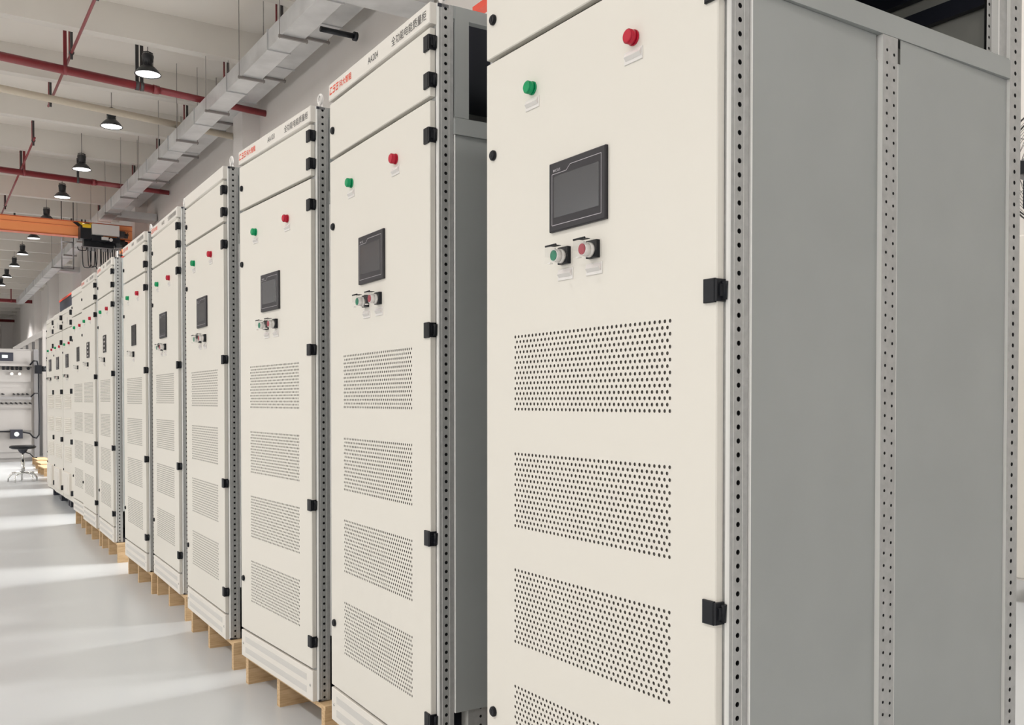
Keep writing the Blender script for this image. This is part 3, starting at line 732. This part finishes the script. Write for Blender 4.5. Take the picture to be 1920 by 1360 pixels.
# ------------------------------------------------------------------ stool
s = empty('lab_stool', (1.50, 16.05, 0), 'black round stool with chrome five legged base, standing in the aisle', 'stool')
link('seat', MB().lathe([(0, .55), (.165, .555), (.187, .54), (.187, .52), (.15, .50), (0, .50)], n=28).mesh('seat', ['black']), s)
link('seat_hub', MB().lathe([(.075, .50), (.05, .45), (.025, .43)], n=16).mesh('seat_hub', ['navy']), s)
link('column', MB().cyl((0, 0, .12), (0, 0, .33), .026, n=14).cyl((0, 0, .33), (0, 0, .45), .014, n=12).mesh('column', ['chrome']), s)
link('lever', MB().tube([(.03, 0, .45), (.10, -.05, .42), (.14, -.07, .37), (.19, -.09, .365)], .008, 6).mesh('lever', ['black']), s)
for k in range(5):
    a_ = 2 * pi * k / 5 + .3
    link('leg', MB().tube([(.02 * cos(a_), .02 * sin(a_), .13), (.11 * cos(a_), .11 * sin(a_), .125), (.175 * cos(a_), .175 * sin(a_), .10), (.205 * cos(a_), .205 * sin(a_), .05), (.21 * cos(a_), .21 * sin(a_), .0)], .012, 8).mesh('leg', ['chrome']), s)
link('foot_ring', MB().tube([(.15 * cos(2 * pi * k / 24), .15 * sin(2 * pi * k / 24), .135) for k in range(24)], .010, 6, 0, True).mesh('foot_ring', ['chrome']), s)

# ------------------------------------------------------------------ test bench at the end of the aisle
tb = empty('test_bench', (1.0, 21.2, 0), 'tall grey electrical test bench across the end of the aisle', 'test bench')
link('bench_body', MB().box(-.6, 1.24, .0, .7, .08, 2.30).box(-.6, 1.20, .05, .7, 0, .08).mesh('bench_body', ['bench_grey']), tb)
link('upper_panel', MB().box(-.6, 1.14, -.03, 0, 2.0, 2.27).box(-.6, 1.16, -.07, 0, 1.945, 2.0).mesh('upper_panel', ['bench_grey']), tb)
link('middle_panel', MB().box(-.6, 1.14, -.02, 0, 1.63, 1.94).mesh('middle_panel', ['bench_grey']), tb)
link('socket_panel', MB().box(-.6, 1.14, -.02, 0, 1.10, 1.50).mesh('socket_panel', ['bench_grey']), tb)
link('cable_shelf', MB().box(-.6, 1.14, -.10, 0, 1.27, 1.33).mesh('cable_shelf', ['bench_dark']), tb)
link('lower_door', MB().box(-.6, 1.14, -.02, 0, .64, 1.06).box(-.6, 1.14, -.02, 0, .2, .60).mesh('lower_door', ['bench_grey']), tb)
link('corner_profile', MB().box(1.19, 1.28, -.04, .04, .0, 2.30).mesh('corner_profile', ['bench_dark']), tb)
m_ = link('meter_panel', MB().box(.42, .82, -.05, -.03, 2.05, 2.22).mesh('meter_panel', ['navy']), tb)
link('meter_display', MB().box(.62, .72, -.055, -.05, 2.11, 2.17).mesh('meter_display', ['display_white']), m_)
for xx in (.62, .70, .78, .86, .93):
    link('selector_switch', MB().box(xx, xx + .045, -.06, -.02, 1.87, 1.94).cyl((xx + .02, -.06, 1.90), (xx + .02, -.09, 1.90), .018, n=10).mesh('selector_switch', ['black']), tb)
link('round_button', MB().cyl((1.09, -.02, 1.905), (1.09, -.06, 1.905), .03, n=14).mesh('round_button', ['black']), tb)
for xx in (.79, .93): link('signal_lamp', MB().cyl((xx, -.02, 1.80), (xx, -.06, 1.79), .03, n=12).mesh('signal_lamp', ['bulb']), tb)
for xx in (.62, .82, .90, .98, 1.06): link('upper_socket', MB().cyl((xx, -.02, 1.385), (xx + .03, -.08, 1.37), .018, .012, n=8).mesh('upper_socket', ['strut_black']), tb)
for k in range(7): link('lower_socket', MB().cyl((.60 + k * .085, -.02, 1.20), (.63 + k * .085, -.08, 1.18), .018, .012, n=8).mesh('lower_socket', ['strut_black']), tb)
c_ = empty('power_cable', (2.22, 21.14, 0), 'black cable running down the right corner of the test bench', 'cable')
link('cable_run', MB().tube([(-.1, -.02, 1.98), (-.04, -.05, 2.06), (.02, -.06, 2.06), (.05, -.04, 1.95), (.05, -.04, 1.4), (.06, -.04, .9), (.05, -.05, .55), (.0, -.07, .48), (-.06, -.06, .50), (-.12, -.05, .58), (-.3, -.05, .62), (-.7, -.05, .63), (-1.6, -.05, .63)], .016, 6).mesh('cable_run', ['black']), c_)
link('cable_branch', MB().tube([(-.1, -.08, 1.32), (-.03, -.09, 1.40), (.05, -.05, 1.40)], .014, 6).mesh('cable_branch', ['black']), c_)
link('plug_socket', MB().box(-.02, .10, -.16, -.02, 1.80, 1.97).cyl((.10, -.09, 1.90), (.18, -.09, 1.90), .06, n=12).mesh('plug_socket', ['black']), c_)
sb = empty('socket_box', (1.86, 21.12, .50), 'dark socket box with pale label hung behind the stool seat', 'socket box')
link('box_body', MB().box(-.11, .11, -.07, .06, -.02, .16).mesh('box_body', ['navy']), sb)
link('box_label', MB().cyl((0, -.07, .07), (0, -.074, .07), .045, n=16).mesh('box_label', ['display_white']), sb)

# ------------------------------------------------------------------ tall white enclosures far behind the bench
for k in range(5):
    y = 22.6 + k * 1.55
    e = empty('tall_enclosure', (2.52 + k * .02, y, 0), 'tall white enclosure frame behind the bench, ' + ('nearest of five', 'second of five', 'third of five', 'fourth of five', 'farthest of five')[k], 'enclosure', 'tall white enclosure frames')
    link('top_rail', MB().box(0, .9, 0, 1.5, 2.66, 2.80).mesh('top_rail', ['white_paint']), e)
    for yy in (0, .70, 1.43): link('front_post', MB().box(.0, .06, yy, yy + .06, .0, 2.66).mesh('front_post', ['bench_dark' if yy == .70 else 'white_paint']), e)
    link('inner_panel', MB().box(.08, .12, .02, 1.46, .05, 2.64).mesh('inner_panel', ['white_paint']), e)

# ------------------------------------------------------------------ things at the right edge
wc = empty('mobile_cabinet', (5.70, 2.05, 0), 'white wheeled cabinet against the wall at the right edge', 'cabinet')
link('body', MB().plate(0, .62, 0, 1.16, .15, 2.26, .01).mesh('body', ['cream_header']), wc)
for x_, y_ in ((.06, 1.05), (.06, .1), (.55, 1.05), (.55, .1)):
    c = link('caster', MB().cyl((x_, y_ - .018, .045), (x_, y_ + .018, .045), .045, n=16).mesh('caster', ['black']), wc)
    link('caster_fork', MB().box(x_ - .03, x_ + .03, y_ - .03, y_ + .03, .09, .15).mesh('caster_fork', ['chrome']), c)
fan = empty('wall_fan', (5.92, 2.80, 2.69), 'black wire caged fan on the wall at the right edge', 'fan', None, R(25))
cage = MB()
for j in range(1, 17):
    rr = .40 * j / 16; xx = -.10 * math.sqrt(max(0, 1 - (rr / .42) ** 2))
    cage.tube([(xx - .02, rr * cos(2 * pi * k / 40), rr * sin(2 * pi * k / 40)) for k in range(40)], .0016 if j < 16 else .006, 4, 0, True)
    cage.tube([(.10 - xx * .3, rr * cos(2 * pi * k / 40), rr * sin(2 * pi * k / 40)) for k in range(40)], .0016 if j < 16 else .006, 4, 0, True)
for k in range(12):
    a_ = 2 * pi * k / 12
    cage.tube([(-.10 * math.sqrt(max(0, 1 - (rr / .42) ** 2)) - .02, rr * cos(a_), rr * sin(a_)) for rr in (.03, .1, .2, .3, .36, .40)] + [(.1, .40 * cos(a_), .40 * sin(a_))], .002, 4)
link('cage', cage.mesh('cage', ['strut_black']), fan)
link('motor', MB().cyl((.02, 0, 0), (.24, 0, 0), .07, n=18).mesh('motor', ['black']), fan)
for k in range(3):
    b_ = MB(); a0_ = 2 * pi * k / 3; top = []; 
    P = []
    for u in range(7):
        rr = .06 + .30 * u / 6; wv = .07 + .10 * sin(pi * min(1, u / 5.2))
        P.append([(.03 + .03 * s2, rr * cos(a0_ + s2 * wv / rr * .7), rr * sin(a0_ + s2 * wv / rr * .7)) for s2 in (-1, 0, 1)])
    for u in range(6):
        for q in range(2): b_.face([P[u][q], P[u + 1][q], P[u + 1][q + 1], P[u][q + 1]], 0, True); b_.face([tuple(v + d for v, d in zip(p, (.004, 0, 0))) for p in (P[u][q], P[u][q + 1], P[u + 1][q + 1], P[u + 1][q])], 0, True)
    link('blade', b_.mesh('blade', ['bench_dark']), fan)
link('wall_bracket', MB().tube([(.2, 0, 0), (.36, .1, -.05), (.56, .22, -.05)], .025, 8).box(.54, .58, .14, .30, -.15, .05).mesh('wall_bracket', ['black']), fan)
link('front_bar', MB().box(-.135, -.115, -.06, .55, -.065, .015).mesh('front_bar', ['black']), fan)
